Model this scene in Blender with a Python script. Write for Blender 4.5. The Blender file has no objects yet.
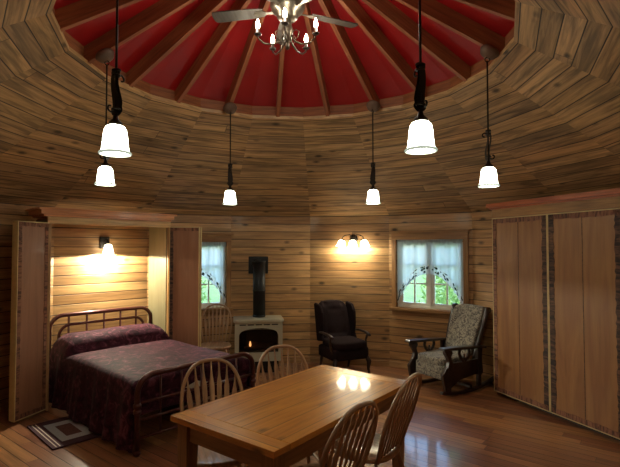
import bpy, math, random
from mathutils import Vector, Matrix
random.seed(7)
PI = math.pi
S = bpy.context.scene
COL = S.collection
def R(d): return math.radians(d)
def lin(r, g, b):
    f = lambda c: (c/255/12.92) if c/255 <= .04045 else ((c/255+.055)/1.055)**2.4
    return (f(r), f(g), f(b), 1)

# ------------------------------------------------------------------ materials
class NT:
    def __init__(s, name):
        s.m = bpy.data.materials.new(name); s.m.use_nodes = True
        s.t = s.m.node_tree; s.n = s.t.nodes; s.n.clear()
        s.out = s.n.new('ShaderNodeOutputMaterial')
    def link(s, a, b): s.t.links.new(a, b)
    def new(s, typ, **kw):
        n = s.n.new(typ)
        for k, v in kw.items(): setattr(n, k, v)
        return n
    def put(s, sock, v):
        if hasattr(v, 'is_output'): s.link(v, sock)
        elif v is not None: sock.default_value = v
    def math(s, op, a, b=None, c=None):
        n = s.new('ShaderNodeMath', operation=op)
        for i, v in enumerate((a, b, c)):
            if v is not None: s.put(n.inputs[i], v)
        return n.outputs[0]
    def xyz(s, x, y, z=0.0):
        n = s.new('ShaderNodeCombineXYZ')
        for i, v in enumerate((x, y, z)): s.put(n.inputs[i], v)
        return n.outputs[0]
    def uv(s):
        n = s.new('ShaderNodeUVMap'); q = s.new('ShaderNodeSeparateXYZ'); s.link(n.outputs[0], q.inputs[0])
        return q.outputs[0], q.outputs[1]
    def rnd(s): return s.new('ShaderNodeObjectInfo').outputs['Random']
    def noise(s, vec, scale=1.0, detail=4.0, rough=.55, dist=0.0):
        n = s.new('ShaderNodeTexNoise'); s.put(n.inputs['Vector'], vec)
        n.inputs['Scale'].default_value = scale; n.inputs['Detail'].default_value = detail
        n.inputs['Roughness'].default_value = rough; n.inputs['Distortion'].default_value = dist
        return n.outputs[0]
    def white(s, vec):
        n = s.new('ShaderNodeTexWhiteNoise', noise_dimensions='3D'); s.put(n.inputs['Vector'], vec)
        return n.outputs['Value']
    def ramp(s, fac, stops):
        n = s.new('ShaderNodeValToRGB'); s.put(n.inputs[0], fac); e = n.color_ramp.elements
        while len(e) < len(stops): e.new(.5)
        for q, (p, c) in zip(e, stops):
            q.position = p; q.color = c if not isinstance(c, (int, float)) else (c, c, c, 1)
        return n.outputs[0]
    def mix(s, fac, a, b, mode='MIX'):
        n = s.new('ShaderNodeMix', data_type='RGBA', blend_type=mode)
        s.put(n.inputs[0], fac); s.put(n.inputs[6], a); s.put(n.inputs[7], b)
        return n.outputs[2]
    def bsdf(s, color, rough=.5, metal=0.0, coat=0.0, coat_rough=.1, bump=None, bump_d=.002, sheen=0.0, spec=.5):
        b = s.new('ShaderNodeBsdfPrincipled')
        s.put(b.inputs['Base Color'], color); s.put(b.inputs['Roughness'], rough); s.put(b.inputs['Metallic'], metal)
        b.inputs['Coat Weight'].default_value = coat; b.inputs['Coat Roughness'].default_value = coat_rough
        b.inputs['Sheen Weight'].default_value = sheen; b.inputs['Specular IOR Level'].default_value = spec
        if bump is not None:
            k = s.new('ShaderNodeBump'); k.inputs['Distance'].default_value = bump_d; k.inputs['Strength'].default_value = .6
            s.link(bump, k.inputs['Height']); s.link(k.outputs[0], b.inputs['Normal'])
        s.link(b.outputs[0], s.out.inputs[0]); return b

def planks(name, tones, h, L, grain_dark=.55, rough=.55, gap=.004, gf=(2.5, 60.0), coat=0.0, knots=.5, streak=.4, coat_rough=.15, spec=.5, bump=True):
    t = NT(name); u, v = t.uv()
    vr = t.math('DIVIDE', v, h); row = t.math('FLOOR', vr)
    off = t.white(t.xyz(row, 3.7, 1.3))
    u2 = t.math('ADD', t.math('DIVIDE', u, L), t.math('MULTIPLY', off, 7.0)); col = t.math('FLOOR', u2)
    idv = t.white(t.xyz(row, col, 9.1)); id2 = t.white(t.xyz(col, row, 4.4))
    base = t.ramp(idv, [(i/(len(tones)-1), c) for i, c in enumerate(tones)])
    sh = t.math('MULTIPLY', idv, 37.0)
    g = t.noise(t.xyz(t.math('MULTIPLY', u, gf[0]), t.math('MULTIPLY', v, gf[1]), sh), 1.0, 5, .65, .8)
    g2 = t.noise(t.xyz(t.math('MULTIPLY', u, 1.3), t.math('MULTIPLY', v, 13.0), sh), 1.0, 3, .5, 1.2)
    c = t.mix(1.0, base, t.ramp(g, [(.3, grain_dark), (.62, 1.0)]), 'MULTIPLY')
    c = t.mix(1.0, c, t.ramp(g2, [(.36, 1-streak), (.55, 1.0)]), 'MULTIPLY')
    vo = t.new('ShaderNodeTexVoronoi', feature='F1'); vo.inputs['Scale'].default_value = 1
    t.link(t.xyz(t.math('MULTIPLY', u, 2.6), t.math('MULTIPLY', v, 5.0), sh), vo.inputs['Vector'])
    c = t.mix(1.0, c, t.ramp(vo.outputs['Distance'], [(.06, 1-knots), (.17, 1.0)]), 'MULTIPLY')
    fv = t.math('FRACT', vr); e = t.math('MINIMUM', fv, t.math('SUBTRACT', 1.0, fv))
    e = t.math('MULTIPLY', e, h)
    fu = t.math('FRACT', u2); eu = t.math('MULTIPLY', t.math('MINIMUM', fu, t.math('SUBTRACT', 1.0, fu)), L)
    ed = t.math('MINIMUM', e, t.math('ADD', eu, gap*.3))
    gapf = t.ramp(t.math('DIVIDE', ed, gap), [(.35, 0.0), (1.0, 1.0)])
    c = t.mix(t.math('SUBTRACT', 1.0, gapf), c, (.012, .007, .004, 1))
    rr = t.math('ADD', t.math('MULTIPLY', g, .12), rough-.06)
    t.bsdf(c, rr, 0, coat, coat_rough, gapf if bump else None, .004, 0, spec)
    return t.m

def wood(name, a, b, rough=.45, coat=0.0, gs=1.0, dark=.6, coat_rough=.12, spec=.5, boards=None):
    t = NT(name); u, v = t.uv(); r = t.math('MULTIPLY', t.rnd(), 31.0)
    if boards:
        vr = t.math('DIVIDE', v, boards); row = t.math('FLOOR', vr)
        r = t.math('ADD', r, t.math('MULTIPLY', t.white(t.xyz(row, 1.7, 2.2)), 17.0))
    g = t.noise(t.xyz(t.math('MULTIPLY', u, 3*gs), t.math('MULTIPLY', v, 50*gs), r), 1, 4, .6, .5)
    g2 = t.noise(t.xyz(t.math('MULTIPLY', u, 1.2*gs), t.math('MULTIPLY', v, 9*gs), r), 1, 3, .55, 1.5)
    c = t.mix(t.ramp(g2, [(.32, 0.0), (.68, 1.0)]), a, b)
    c = t.mix(1.0, c, t.ramp(g, [(.3, dark), (.6, 1.0)]), 'MULTIPLY')
    if boards:
        fv = t.math('FRACT', vr); e = t.math('MINIMUM', fv, t.math('SUBTRACT', 1.0, fv))
        c = t.mix(t.ramp(e, [(.008, .75), (.03, 0.0)]), c, (.05, .02, .01, 1))
        vo = t.new('ShaderNodeTexVoronoi', feature='F1')
        t.link(t.xyz(t.math('MULTIPLY', u, 3.6), t.math('MULTIPLY', v, 6.0), r), vo.inputs['Vector']); vo.inputs['Scale'].default_value = 1
        c = t.mix(1.0, c, t.ramp(vo.outputs['Distance'], [(.06, .3), (.2, 1.0)]), 'MULTIPLY')
    t.bsdf(c, rough, 0, coat, coat_rough, None, 0, 0, spec)
    return t.m

def plain(name, c, rough=.5, metal=0.0, var=.12, scale=12, coat=0.0, sheen=0.0, spec=.5):
    t = NT(name); tc = t.new('ShaderNodeTexCoord').outputs['Object']
    n = t.noise(tc, scale, 3)
    col = t.mix(t.ramp(n, [(.3, 0.0), (.7, 1.0)]), tuple(x*(1-var) for x in c[:3])+(1,), tuple(min(1, x*(1+var)) for x in c[:3])+(1,))
    t.bsdf(col, rough, metal, coat, .1, None, 0, sheen, spec); return t.m

def glow(name, c, strength, diff=(.8, .8, .75, 1)):
    t = NT(name); e = t.new('ShaderNodeEmission'); e.inputs[0].default_value = c; e.inputs[1].default_value = strength
    d = t.new('ShaderNodeBsdfDiffuse'); d.inputs[0].default_value = diff; a = t.new('ShaderNodeAddShader')
    t.link(e.outputs[0], a.inputs[0]); t.link(d.outputs[0], a.inputs[1]); t.link(a.outputs[0], t.out.inputs[0]); return t.m

M = {}
M['wall'] = planks('pine_wall_boards', [lin(164, 118, 72), lin(206, 158, 104), lin(188, 140, 88), lin(214, 166, 112), lin(172, 124, 76), lin(200, 150, 98)], .116, 60.0, .58, .5, .0062, (1.6, 30.0), .1, .78, .3)
M['ceil'] = planks('rough_ceiling_boards', [lin(172, 134, 92), lin(212, 168, 116), lin(196, 152, 102), lin(214, 166, 110), lin(164, 130, 94), lin(206, 156, 104), lin(190, 150, 106), lin(218, 172, 120)], .131, 14.0, .40, .6, .0058, (1.4, 30.0), 0, .8, .5)
M['floor'] = planks('oak_floor_boards', [lin(146, 92, 62), lin(170, 112, 74), lin(154, 96, 64), lin(196, 138, 88), lin(134, 82, 58), lin(162, 106, 72)], .105, 1.5, .75, .32, .004, (2.5, 50.0), .42, .1, .3, .08)
M['rafter'] = wood('rafter_wood', lin(150, 84, 50), lin(172, 104, 64), .6)
M['ringwood'] = wood('ring_wood', lin(150, 84, 42), lin(166, 98, 52), .6)
M['red'] = plain('red_roof_lining', lin(158, 13, 14), .5, 0, .1, 3)
M['trim'] = wood('casing_wood', lin(172, 126, 76), lin(144, 100, 58), .5)
M['crown'] = wood('crown_wood', lin(230, 160, 106), lin(206, 130, 80), .4, .1)
M['pinetrim'] = wood('pale_pine_trim', lin(228, 188, 130), lin(206, 160, 104), .45)
M['crownred'] = wood('red_crown_wood', lin(196, 112, 72), lin(170, 86, 54), .42, .1)
M['base'] = wood('baseboard_wood', lin(190, 150, 104), lin(170, 126, 82), .45)
M['ply'] = wood('red_ply', lin(162, 112, 84), lin(144, 96, 68), .45, .05, .6, .85)
M['ply2'] = wood('tan_ply', lin(166, 116, 68), lin(140, 92, 54), .45, .05, .6, .85)
M['ply3'] = wood('pale_ply', lin(128, 118, 88), lin(118, 106, 76), .5, 0, .6, .9)
M['cream'] = plain('cream_edge', lin(206, 180, 128), .5)
def bark(name, c0, c1, c2):
    t = NT(name); u, v = t.uv()
    n = t.noise(t.xyz(t.math('MULTIPLY', u, 30.0), t.math('MULTIPLY', v, 6.0), t.math('MULTIPLY', t.rnd(), 9.0)), 1, 3, .6, 1)
    t.bsdf(t.ramp(n, [(.40, c0), (.5, c1), (.62, c2)]), .7); return t.m
M['bark'] = bark('bark_edge', lin(46, 32, 28), lin(80, 54, 44), lin(112, 78, 60))
M['barklight'] = bark('bark_edge_pale', lin(84, 50, 38), lin(130, 84, 62), lin(148, 98, 74))
M['table'] = wood('table_pine', lin(224, 154, 66), lin(188, 116, 44), .3, .6, .9, .75, .04, .5, .14)
M['tableleg'] = wood('table_leg_wood', lin(172, 132, 94), lin(146, 108, 74), .45, .1)
M['chair'] = wood('chair_oak', lin(198, 156, 118), lin(170, 128, 94), .4, .2)
M['canopy'] = plain('canopy_bronze', lin(108, 84, 68), .5, .2)
M['iron'] = plain('brown_iron', lin(84, 42, 38), .3, .5, .15, 30, .4)
M['steel'] = plain('dark_bronze', lin(46, 38, 32), .4, .7)
M['pewter'] = plain('pewter', lin(120, 108, 92), .35, .8)
def velvet():
    t = NT('plum_velvet'); tc = t.new('ShaderNodeTexCoord').outputs['Object']
    n = t.noise(tc, 9, 5, .62, 1.6)
    t.bsdf(t.ramp(n, [(.36, lin(40, 14, 25)), (.54, lin(70, 28, 42)), (.66, lin(112, 60, 74))]), .75, 0, 0, .1, n, .012, .05, .12); return t.m
M['velvet'] = velvet()
M['mattress'] = plain('mattress_ticking', lin(190, 180, 165), .8)
M['rugdark'] = plain('rug_plum', lin(70, 38, 46), .95, 0, .25, 90)
M['ruggrey'] = plain('rug_grey', lin(170, 172, 176), .95, 0, .15, 90)
M['rugcentre'] = plain('rug_brown', lin(92, 54, 48), .95, 0, .25, 60)
M['ruglight'] = plain('rug_beige', lin(196, 176, 160), .95, 0, .15, 90)
M['enamel'] = plain('cream_enamel', lin(176, 171, 150), .3, 0, .03, 5, .4)
M['black'] = plain('black_steel', lin(24, 20, 19), .45, .3)
M['blackpipe'] = plain('flue_black', lin(18, 16, 16), .5, .2)
M['log'] = plain('fire_log', lin(70, 52, 40), .9, 0, .4, 30)
M['char'] = plain('charcoal_fabric', lin(37, 26, 27), .95, 0, .25, 40, 0, .0, .12)
M['walnut'] = wood('dark_walnut', lin(54, 32, 24), lin(38, 22, 18), .35, .35)
def damask():
    t = NT('damask'); tc = t.new('ShaderNodeTexCoord').outputs['Object']
    n = t.noise(tc, 11, 2, .5, 2.6); w = t.math('ABSOLUTE', t.math('SUBTRACT', n, .5))
    n2 = t.noise(tc, 26, 2, .5, 1.2)
    c = t.mix(t.ramp(w, [(.03, 0.0), (.055, 1.0)]), lin(70, 62, 58), lin(150, 140, 124))
    c = t.mix(t.ramp(n2, [(.56, 0.0), (.62, .7)]), c, lin(92, 84, 78))
    t.bsdf(c, .85, 0, 0, .1, None, 0, .2); return t.m
M['damask'] = damask()
M['white'] = plain('white_paint', lin(236, 233, 222), .45, 0, .05)
M['plate'] = plain('outlet_plastic', lin(120, 96, 72), .4, 0, .03)
def sheer(name, tr, lace=False):
    t = NT(name)
    d = t.new('ShaderNodeBsdfDiffuse'); d.inputs[0].default_value = (.82, .84, .84, 1)
    l = t.new('ShaderNodeBsdfTranslucent'); l.inputs[0].default_value = (.8, .9, .97, 1)
    m = t.new('ShaderNodeMixShader'); m.inputs[0].default_value = .78
    t.link(d.outputs[0], m.inputs[1]); t.link(l.outputs[0], m.inputs[2])
    p = t.new('ShaderNodeBsdfTransparent'); k = t.new('ShaderNodeMixShader')
    if lace:
        # white band with a dark sprig print
        u, v = t.uv(); vo = t.new('ShaderNodeTexVoronoi', feature='F1'); vo.inputs['Scale'].default_value = 1
        t.link(t.xyz(t.math('MULTIPLY', u, 22.0), t.math('MULTIPLY', v, 24.0)), vo.inputs['Vector'])
        e = t.math('MINIMUM', v, t.math('SUBTRACT', .125, v))
        f = t.math('MULTIPLY', t.ramp(vo.outputs['Distance'], [(.40, 1.0), (.46, 0.0)]), t.ramp(t.math('MULTIPLY', e, 10.0), [(.12, 0.0), (.2, 1.0)]))
        c = t.mix(f, (.86, .9, .92, 1), (.02, .025, .03, 1)); t.link(c, d.inputs[0]); t.link(c, l.inputs[0]); k.inputs[0].default_value = .02
    else: k.inputs[0].default_value = tr
    t.link(m.outputs[0], k.inputs[1]); t.link(p.outputs[0], k.inputs[2]); t.link(k.outputs[0], t.out.inputs[0]); return t.m
M['sheer'] = sheer('sheer_cotton', .03)
M['lace'] = sheer('lace_cotton', 0, True)
def glass(name, tint, refl):
    t = NT(name); p = t.new('ShaderNodeBsdfTransparent'); p.inputs[0].default_value = tint
    g = t.new('ShaderNodeBsdfGlossy'); g.inputs['Roughness'].default_value = .02
    f = t.new('ShaderNodeFresnel'); f.inputs[0].default_value = 1.45
    k = t.new('ShaderNodeMixShader'); t.link(t.math('MULTIPLY', f.outputs[0], refl), k.inputs[0])
    t.link(p.outputs[0], k.inputs[1]); t.link(g.outputs[0], k.inputs[2]); t.link(k.outputs[0], t.out.inputs[0]); return t.m
M['glass'] = glass('window_glass', (.96, .98, .97, 1), 1.0)
M['stoveglass'] = glass('stove_glass', (.45, .4, .36, 1), 1.6)
M['shade'] = glow('pendant_glass', (.95, 1.0, .80, 1), 17)
M['shaderim'] = glow('pendant_glass_rim', (.86, 1.0, .84, 1), .42, (.6, .66, .58, 1))
M['sconceglass'] = glow('sconce_glass', (1.0, .95, .7, 1), 8)
M['wallglass'] = glow('wall_light_glass', (1.0, .95, .70, 1), 8)
M['bulb'] = glow('candle_bulb', (1.0, .86, .62, 1), 25)
M['orange_spot'] = glow('orange_glow', (1.0, .45, .15, 1), 3)
M['candle'] = plain('candle_sleeve', lin(70, 58, 50), .5)
M['bladewood'] = wood('fan_blade_wood', lin(98, 88, 78), lin(76, 68, 60), .45, .1)
def leafm():
    t = NT('leaf_green'); r = t.noise(t.new('ShaderNodeTexCoord').outputs['Object'], 3, 3)
    c = t.ramp(r, [(.3, lin(96, 140, 70)), (.7, lin(180, 208, 136))])
    d = t.new('ShaderNodeBsdfDiffuse'); l = t.new('ShaderNodeBsdfTranslucent'); m = t.new('ShaderNodeMixShader'); m.inputs[0].default_value = .4
    t.link(c, d.inputs[0]); t.link(c, l.inputs[0]); t.link(d.outputs[0], m.inputs[1]); t.link(l.outputs[0], m.inputs[2]); t.link(m.outputs[0], t.out.inputs[0]); return t.m
M['leaf'] = leafm()
M['grass'] = plain('meadow', lin(92, 120, 56), .9, 0, .3, 2)

# ------------------------------------------------------------------ mesh builder
ID = Matrix.Identity(4)
def T(x, y, z): return Matrix.Translation((x, y, z))
def RZ(a): return Matrix.Rotation(a, 4, 'Z')
def RX(a): return Matrix.Rotation(a, 4, 'X')
def RY(a): return Matrix.Rotation(a, 4, 'Y')
class MB:
    def __init__(s): s.v = []; s.f = []; s.uvs = []; s.mi = []; s.sm = []
    def face(s, pts, uvs, mi=0, smooth=False):
        b = len(s.v); s.v += [tuple(p) for p in pts]
        s.f.append(tuple(range(b, b+len(pts)))); s.uvs.append(list(uvs)); s.mi.append(mi); s.sm.append(smooth)
    def box(s, c, d, m=ID, mi=0, ax=None):
        hx, hy, hz = (x/2 for x in d)
        V = [Vector((c[0]+sx*hx, c[1]+sy*hy, c[2]+sz*hz)) for sx in (-1, 1) for sy in (-1, 1) for sz in (-1, 1)]
        if ax is None: ax = max(range(3), key=lambda i: d[i])
        b = len(s.v); s.v += [tuple(m @ p) for p in V]; o = random.random()*5
        for q, na in (((0, 1, 3, 2), 0), ((4, 6, 7, 5), 0), ((0, 4, 5, 1), 1), ((2, 3, 7, 6), 1), ((0, 2, 6, 4), 2), ((1, 5, 7, 3), 2)):
            s.f.append(tuple(b+i for i in q)); s.mi.append(mi); s.sm.append(False)
            if na == ax: us = [i for i in range(3) if i != na]
            else: us = [ax] + [i for i in range(3) if i not in (na, ax)]
            s.uvs.append([(V[i][us[0]]+o, V[i][us[1]]+o) for i in q])
        return s
    def grid(s, nu, nv, fn, m=ID, mi=0, closeu=False, uvf=None, smooth=True):
        b = len(s.v); NU = nu if closeu else nu+1
        for i in range(NU):
            for j in range(nv+1): s.v.append(tuple(m @ Vector(fn(i/nu, j/nv))))
        for i in range(nu):
            for j in range(nv):
                i2 = (i+1) % NU
                s.f.append((b+i*(nv+1)+j, b+i2*(nv+1)+j, b+i2*(nv+1)+j+1, b+i*(nv+1)+j+1)); s.mi.append(mi); s.sm.append(smooth)
                U = uvf or (lambda a, c: (a, c))
                s.uvs.append([U(i/nu, j/nv), U((i+1)/nu, j/nv), U((i+1)/nu, (j+1)/nv), U(i/nu, (j+1)/nv)])
        return s
    def tube(s, pts, r, n=10, m=ID, mi=0, closed=False, flat=None, caps=True):
        P = [Vector(p) for p in pts]; N = len(P)
        rr = r if isinstance(r, (list, tuple)) else [r]*N
        tg = []
        for i in range(N):
            a = P[(i-1) % N] if (i or closed) else P[0]; c = P[(i+1) % N] if (i < N-1 or closed) else P[-1]
            tg.append((c-a).normalized())
        up = Vector((0, 0, 1)) if abs(tg[0].z) < .9 else Vector((0, 1, 0))
        nrm = (up - tg[0]*up.dot(tg[0])).normalized(); L = 0; b = len(s.v); Ls = []
        for i in range(N):
            if i:
                L += (P[i]-P[i-1]).length; nrm = (nrm - tg[i]*nrm.dot(tg[i])).normalized()
            bi = tg[i].cross(nrm); Ls.append(L)
            for k in range(n):
                a = 2*PI*k/n; e = math.cos(a)*nrm*(flat or 1.0) + math.sin(a)*bi
                s.v.append(tuple(m @ (P[i]+e*rr[i])))
        for i in range(N if closed else N-1):
            j = (i+1) % N
            for k in range(n):
                k2 = (k+1) % n
                s.f.append((b+i*n+k, b+i*n+k2, b+j*n+k2, b+j*n+k)); s.mi.append(mi); s.sm.append(True)
                l2 = Ls[j] if j > i else Ls[i]+.1
                s.uvs.append([(Ls[i], k/n*.15), (Ls[i], (k+1)/n*.15), (l2, (k+1)/n*.15), (l2, k/n*.15)])
        if caps and not closed:
            s.f.append(tuple(b+k for k in reversed(range(n)))); s.f.append(tuple(b+(N-1)*n+k for k in range(n)))
            for _ in range(2): s.mi.append(mi); s.sm.append(False); s.uvs.append([(math.cos(2*PI*k/n)*.02, math.sin(2*PI*k/n)*.02) for k in range(n)])
        return s
    def lathe(s, prof, n=20, m=ID, mi=0, axis_pts=None):
        def fn(a, t):
            i = round(t*(len(prof)-1)); r, z = prof[i]; return (r*math.cos(2*PI*a), r*math.sin(2*PI*a), z)
        return s.grid(n, len(prof)-1, fn, m, mi, True, lambda a, t: (prof[round(t*(len(prof)-1))][1], a*.2))
    def turned(s, a, b, prof, n=10, mi=0):
        a = Vector(a); b = Vector(b); d = b-a; L = d.length
        m = Matrix.Translation(a) @ d.to_track_quat('Z', 'Y').to_matrix().to_4x4()
        p = [(0, 0)] + [(r, t*L) for t, r in prof] + [(0, L)]
        return s.lathe(p, n, m, mi)
    def prism(s, out, t, m=ID, mi=0, smooth=False, bev=0):
        # outline in local XY, extruded +-t/2 in Z
        n = len(out); b = len(s.v)
        for z in (-t/2, t/2):
            for x, y in out: s.v.append(tuple(m @ Vector((x, y, z))))
        s.f.append(tuple(b+i for i in reversed(range(n)))); s.f.append(tuple(b+n+i for i in range(n)))
        s.uvs.append([(y, x) for x, y in reversed(out)]); s.uvs.append([(y, x) for x, y in out])
        s.mi += [mi, mi]; s.sm += [False, False]; L = 0
        for i in range(n):
            j = (i+1) % n; d = math.dist(out[i], out[j])
            s.f.append((b+i, b+j, b+n+j, b+n+i)); s.mi.append(mi); s.sm.append(smooth)
            s.uvs.append([(L, 0), (L+d, 0), (L+d, t), (L, t)]); L += d
        return s
    def pillow(s, c, d, e=.35, m=ID, mi=0, nu=28, nv=16, fn=None):
        # rounded box by superquadric
        def sp(x, p): return math.copysign(abs(x)**p, x)
        def f(a, t):
            th = 2*PI*a; ph = -PI/2+PI*t
            x = sp(math.cos(ph), e)*sp(math.cos(th), e); y = sp(math.cos(ph), e)*sp(math.sin(th), e); z = sp(math.sin(ph), e)
            q = Vector((c[0]+x*d[0]/2, c[1]+y*d[1]/2, c[2]+z*d[2]/2))
            return fn(q, x, y, z) if fn else q
        return s.grid(nu, nv, f, m, mi, True)
    def build(s, name, mat, parent=None, bevel=0, loc=None, rotz=0, label=None, cat=None, group=None, kind=None, seg=2):
        me = bpy.data.meshes.new(name); me.from_pydata(s.v, [], s.f)
        mats = mat if isinstance(mat, (list, tuple)) else [mat]
        for x in mats: me.materials.append(M[x] if isinstance(x, str) else x)
        ul = me.uv_layers.new(name='UVMap'); i = 0
        for p, q in zip(me.polygons, s.uvs):
            for k in range(p.loop_total): ul.data[p.loop_start+k].uv = q[k]
        for p, a, b in zip(me.polygons, s.mi, s.sm): p.material_index = a; p.use_smooth = b
        me.validate(); me.update()
        o = bpy.data.objects.new(name, me); COL.objects.link(o)
        if parent: o.parent = parent
        if loc is not None: o.location = loc
        o.rotation_euler.z = rotz
        if bevel:
            w = o.modifiers.new('b', 'BEVEL'); w.width = bevel; w.segments = seg; w.limit_method = 'ANGLE'; w.angle_limit = R(40)
        tag(o, label, cat, group, kind)
        return o
def tag(o, label=None, cat=None, group=None, kind=None):
    for k, v in (('label', label), ('category', cat), ('group', group), ('kind', kind)):
        if v: o[k] = v
    return o
def thing(name, loc, rotz, label, cat, group=None):
    o = bpy.data.objects.new(name, None); COL.objects.link(o); o.empty_display_size = .1
    o.location = loc; o.rotation_euler.z = rotz
    return tag(o, label, cat, group)
def dup(root, loc, rotz, label):
    def cp(o, par):
        c = o.copy(); COL.objects.link(c); c.parent = par
        for ch in list(o.children): cp(ch, c)
        return c
    r = cp(root, None); r.location = loc; r.rotation_euler.z = rotz; r['label'] = label
    return r

# ------------------------------------------------------------------ room numbers
CX, CY, RW, RR, A0 = -.16, 3.67, 3.42, 1.67, 87.3
HW, HR = 2.206, 3.213
def vert(k, r=RW): a = R(A0+20*k); return Vector((CX+r*math.cos(a), CY+r*math.sin(a), 0))
FL = 2*RW*math.sin(R(10))
def facet(k):
    a, b = vert(k+1), vert(k); mid = (a+b)/2; d = b-a
    return mid, math.atan2(d.y, d.x)

# floor (boards run obliquely)
mb = MB(); ca, sa = math.cos(R(-38)), math.sin(R(-38))
P = [(-4.2, -1.8), (4.2, -1.8), (4.2, 7.6), (-4.2, 7.6)]
mb.face([(x, y, 0) for x, y in P], [(x*ca+y*sa, -x*sa+y*ca) for x, y in P])
mb.build('floor', 'floor', kind='structure')

# walls, one flat side each
side_names = {0: 'wall_stove_side', -1: 'wall_armchair_side', -2: 'wall_window_side', -3: 'wall_east', -4: 'wall_east_near', -5: 'wall_southeast', -6: 'wall_southeast_near', -7: 'wall_south_right', -8: 'wall_south_right_near',
              1: 'wall_small_window_side', 2: 'wall_alcove', 3: 'wall_west', 4: 'wall_west_near', 5: 'wall_southwest', 6: 'wall_southwest_near', 7: 'wall_south_left'}
WINS = {-2: (0.0, .955, .875, 1.845), 1: (.045, .955, .85, 1.815)}
TH = .12
for k, nm in side_names.items():
    mid, rz = facet(k); mb = MB(); h = FL/2+.012; off = k*61.7+900
    def slab(x0, x1, z0, z1):
        q = [(x0, z0), (x1, z0), (x1, z1), (x0, z1)]
        mb.face([(x, 0, z) for x, z in q], [(x+off, z) for x, z in q])
        mb.face([(x, TH, z) for x, z in reversed(q)], [(x+off, z) for x, z in reversed(q)])
    top = HW+.01
    if k in WINS:
        c, w, z0, z1 = WINS[k]; a, b = c-w/2, c+w/2
        slab(-h, a, 0, top); slab(b, h, 0, top); slab(a, b, 0, z0); slab(a, b, z1, top)
        for p, q in (((a, z0), (a, z1)), ((a, z1), (b, z1)), ((b, z1), (b, z0)), ((b, z0), (a, z0))):
            mb.face([(p[0], 0, p[1]), (p[0], TH, p[1]), (q[0], TH, q[1]), (q[0], 0, q[1])], [(0, 0), (TH, 0), (TH, 1), (0, 1)])
    else: slab(-h, h, 0, top)
    mb.build(nm, 'wall', loc=mid, rotz=rz, kind='structure')
    if k not in (7, -8):
        bb = MB(); bb.box((0, -.008, .045), (FL+.0, .016, .09))
        bb.build('baseboard_'+nm[5:], 'base', loc=mid, rotz=rz, kind='structure', bevel=.003)
# entry hall behind the camera
A, B = vert(8), vert(-8)
for nm, p, q in (('wall_entry_left', A, Vector((A.x, -1.6, 0))), ('wall_entry_right', Vector((B.x, -1.6, 0)), B), ('wall_entry_rear', Vector((A.x, -1.6, 0)), Vector((B.x, -1.6, 0)))):
    mb = MB(); L = (q-p).length
    mb.face([p, q, q+Vector((0, 0, HW)), p+Vector((0, 0, HW))], [(0, 0), (L, 0), (L, HW), (0, HW)]); mb.build(nm, 'wall', kind='structure')
mb = MB(); C9 = vert(9)
mb.face([(A.x, -1.6, HW), (B.x, -1.6, HW), (B.x, B.y, HW), (C9.x, C9.y, HW), (A.x, A.y, HW)], [(0, 0), (2.3, 0), (2.3, 2), (1.2, 2), (0, 2)]); mb.build('ceiling_entry', 'ceil', kind='structure')

# sloping board ceiling, 18 flat bays
mb = MB()
for k in range(18):
    a0, b0, a1, b1 = vert(k+1), vert(k), vert(k+1, RR), vert(k, RR)
    a0.z = b0.z = HW; a1.z = b1.z = HR
    sl = ((a1+b1)/2-(a0+b0)/2).length; w0 = (b0-a0).length/2; w1 = (b1-a1).length/2; o = k*41.3+700
    ov = k*2.62
    mb.face([a0, b0, b1, a1], [(-w0+o, ov), (w0+o, ov), (w1+o, sl+ov), (-w1+o, sl+ov)])
    # board edge at the ring, its pale colour standing in for caught light
    up = Vector((0, 0, .032)); mb.face([a1, b1, b1+up, a1+up], [(0, 0), (1, 0), (1, .02), (0, .02)], 1)
mb.build('ceiling', ['ceil', 'pinetrim'], kind='structure')
SL = (HR-HW)/((RW-RR)*math.cos(R(10)))
def under(rho): return HR+.02+(RR*math.cos(R(10))-rho)*SL
# ring of blocking between the rafters
mb = MB()
for k in range(18):
    r = RR+.035; a, b = vert(k+1, r), vert(k, r); a.z = b.z = HR-.01; up = Vector((0, 0, .25)); L = (a-b).length
    mb.face([a, b, b+up, a+up], [(0, 0), (L, 0), (L, .26), (0, .26)])
mb.build('trim_ring', 'ringwood', kind='structure')
# red lining
mb = MB(); DK = .13
for k in range(18):
    r0, r1 = RR+.05, .06; a, b = vert(k+1, r0), vert(k, r0); c, d = vert(k, r1), vert(k+1, r1)
    a.z = b.z = under(r0*math.cos(R(10)))+DK*1.15; c.z = d.z = under(r1)+DK*1.15
    mb.face([a, b, c, d], [(0, 0), (.5, 0), (.5, 1.6), (0, 1.6)])
mb.build('ceiling_red_lining', 'red', kind='structure')
for k in range(18):
    a = R(A0+10+20*k); mb = MB()
    r0, r1 = RR*math.cos(R(10))+.02, .07; z0, z1 = under(r0), under(r1); L = math.hypot(r0-r1, z1-z0); pit = math.atan2(z1-z0, r0-r1)
    m = T(CX, CY, 0) @ RZ(a) @ T(r0, 0, z0) @ RY(pit) @ RZ(PI)
    # after these turns local +X climbs toward the apex
    mb.box((L/2, 0, DK/2), (L, .042, DK), T(CX, CY, 0) @ RZ(a) @ T(r0, 0, z0) @ Matrix(((-math.cos(pit), 0, math.sin(pit), 0), (0, 1, 0, 0), (math.sin(pit), 0, math.cos(pit), 0), (0, 0, 0, 1))))
    mb.build('trim_%d' % (k+1), 'rafter', kind='structure')
mb = MB(); mb.lathe([(0, under(0)-.05), (.11, under(0)-.05), (.11, under(0)+.16), (0, under(0)+.16)], 24, T(CX, CY, 0)); mb.build('trim_hub', 'rafter', kind='structure')

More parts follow.
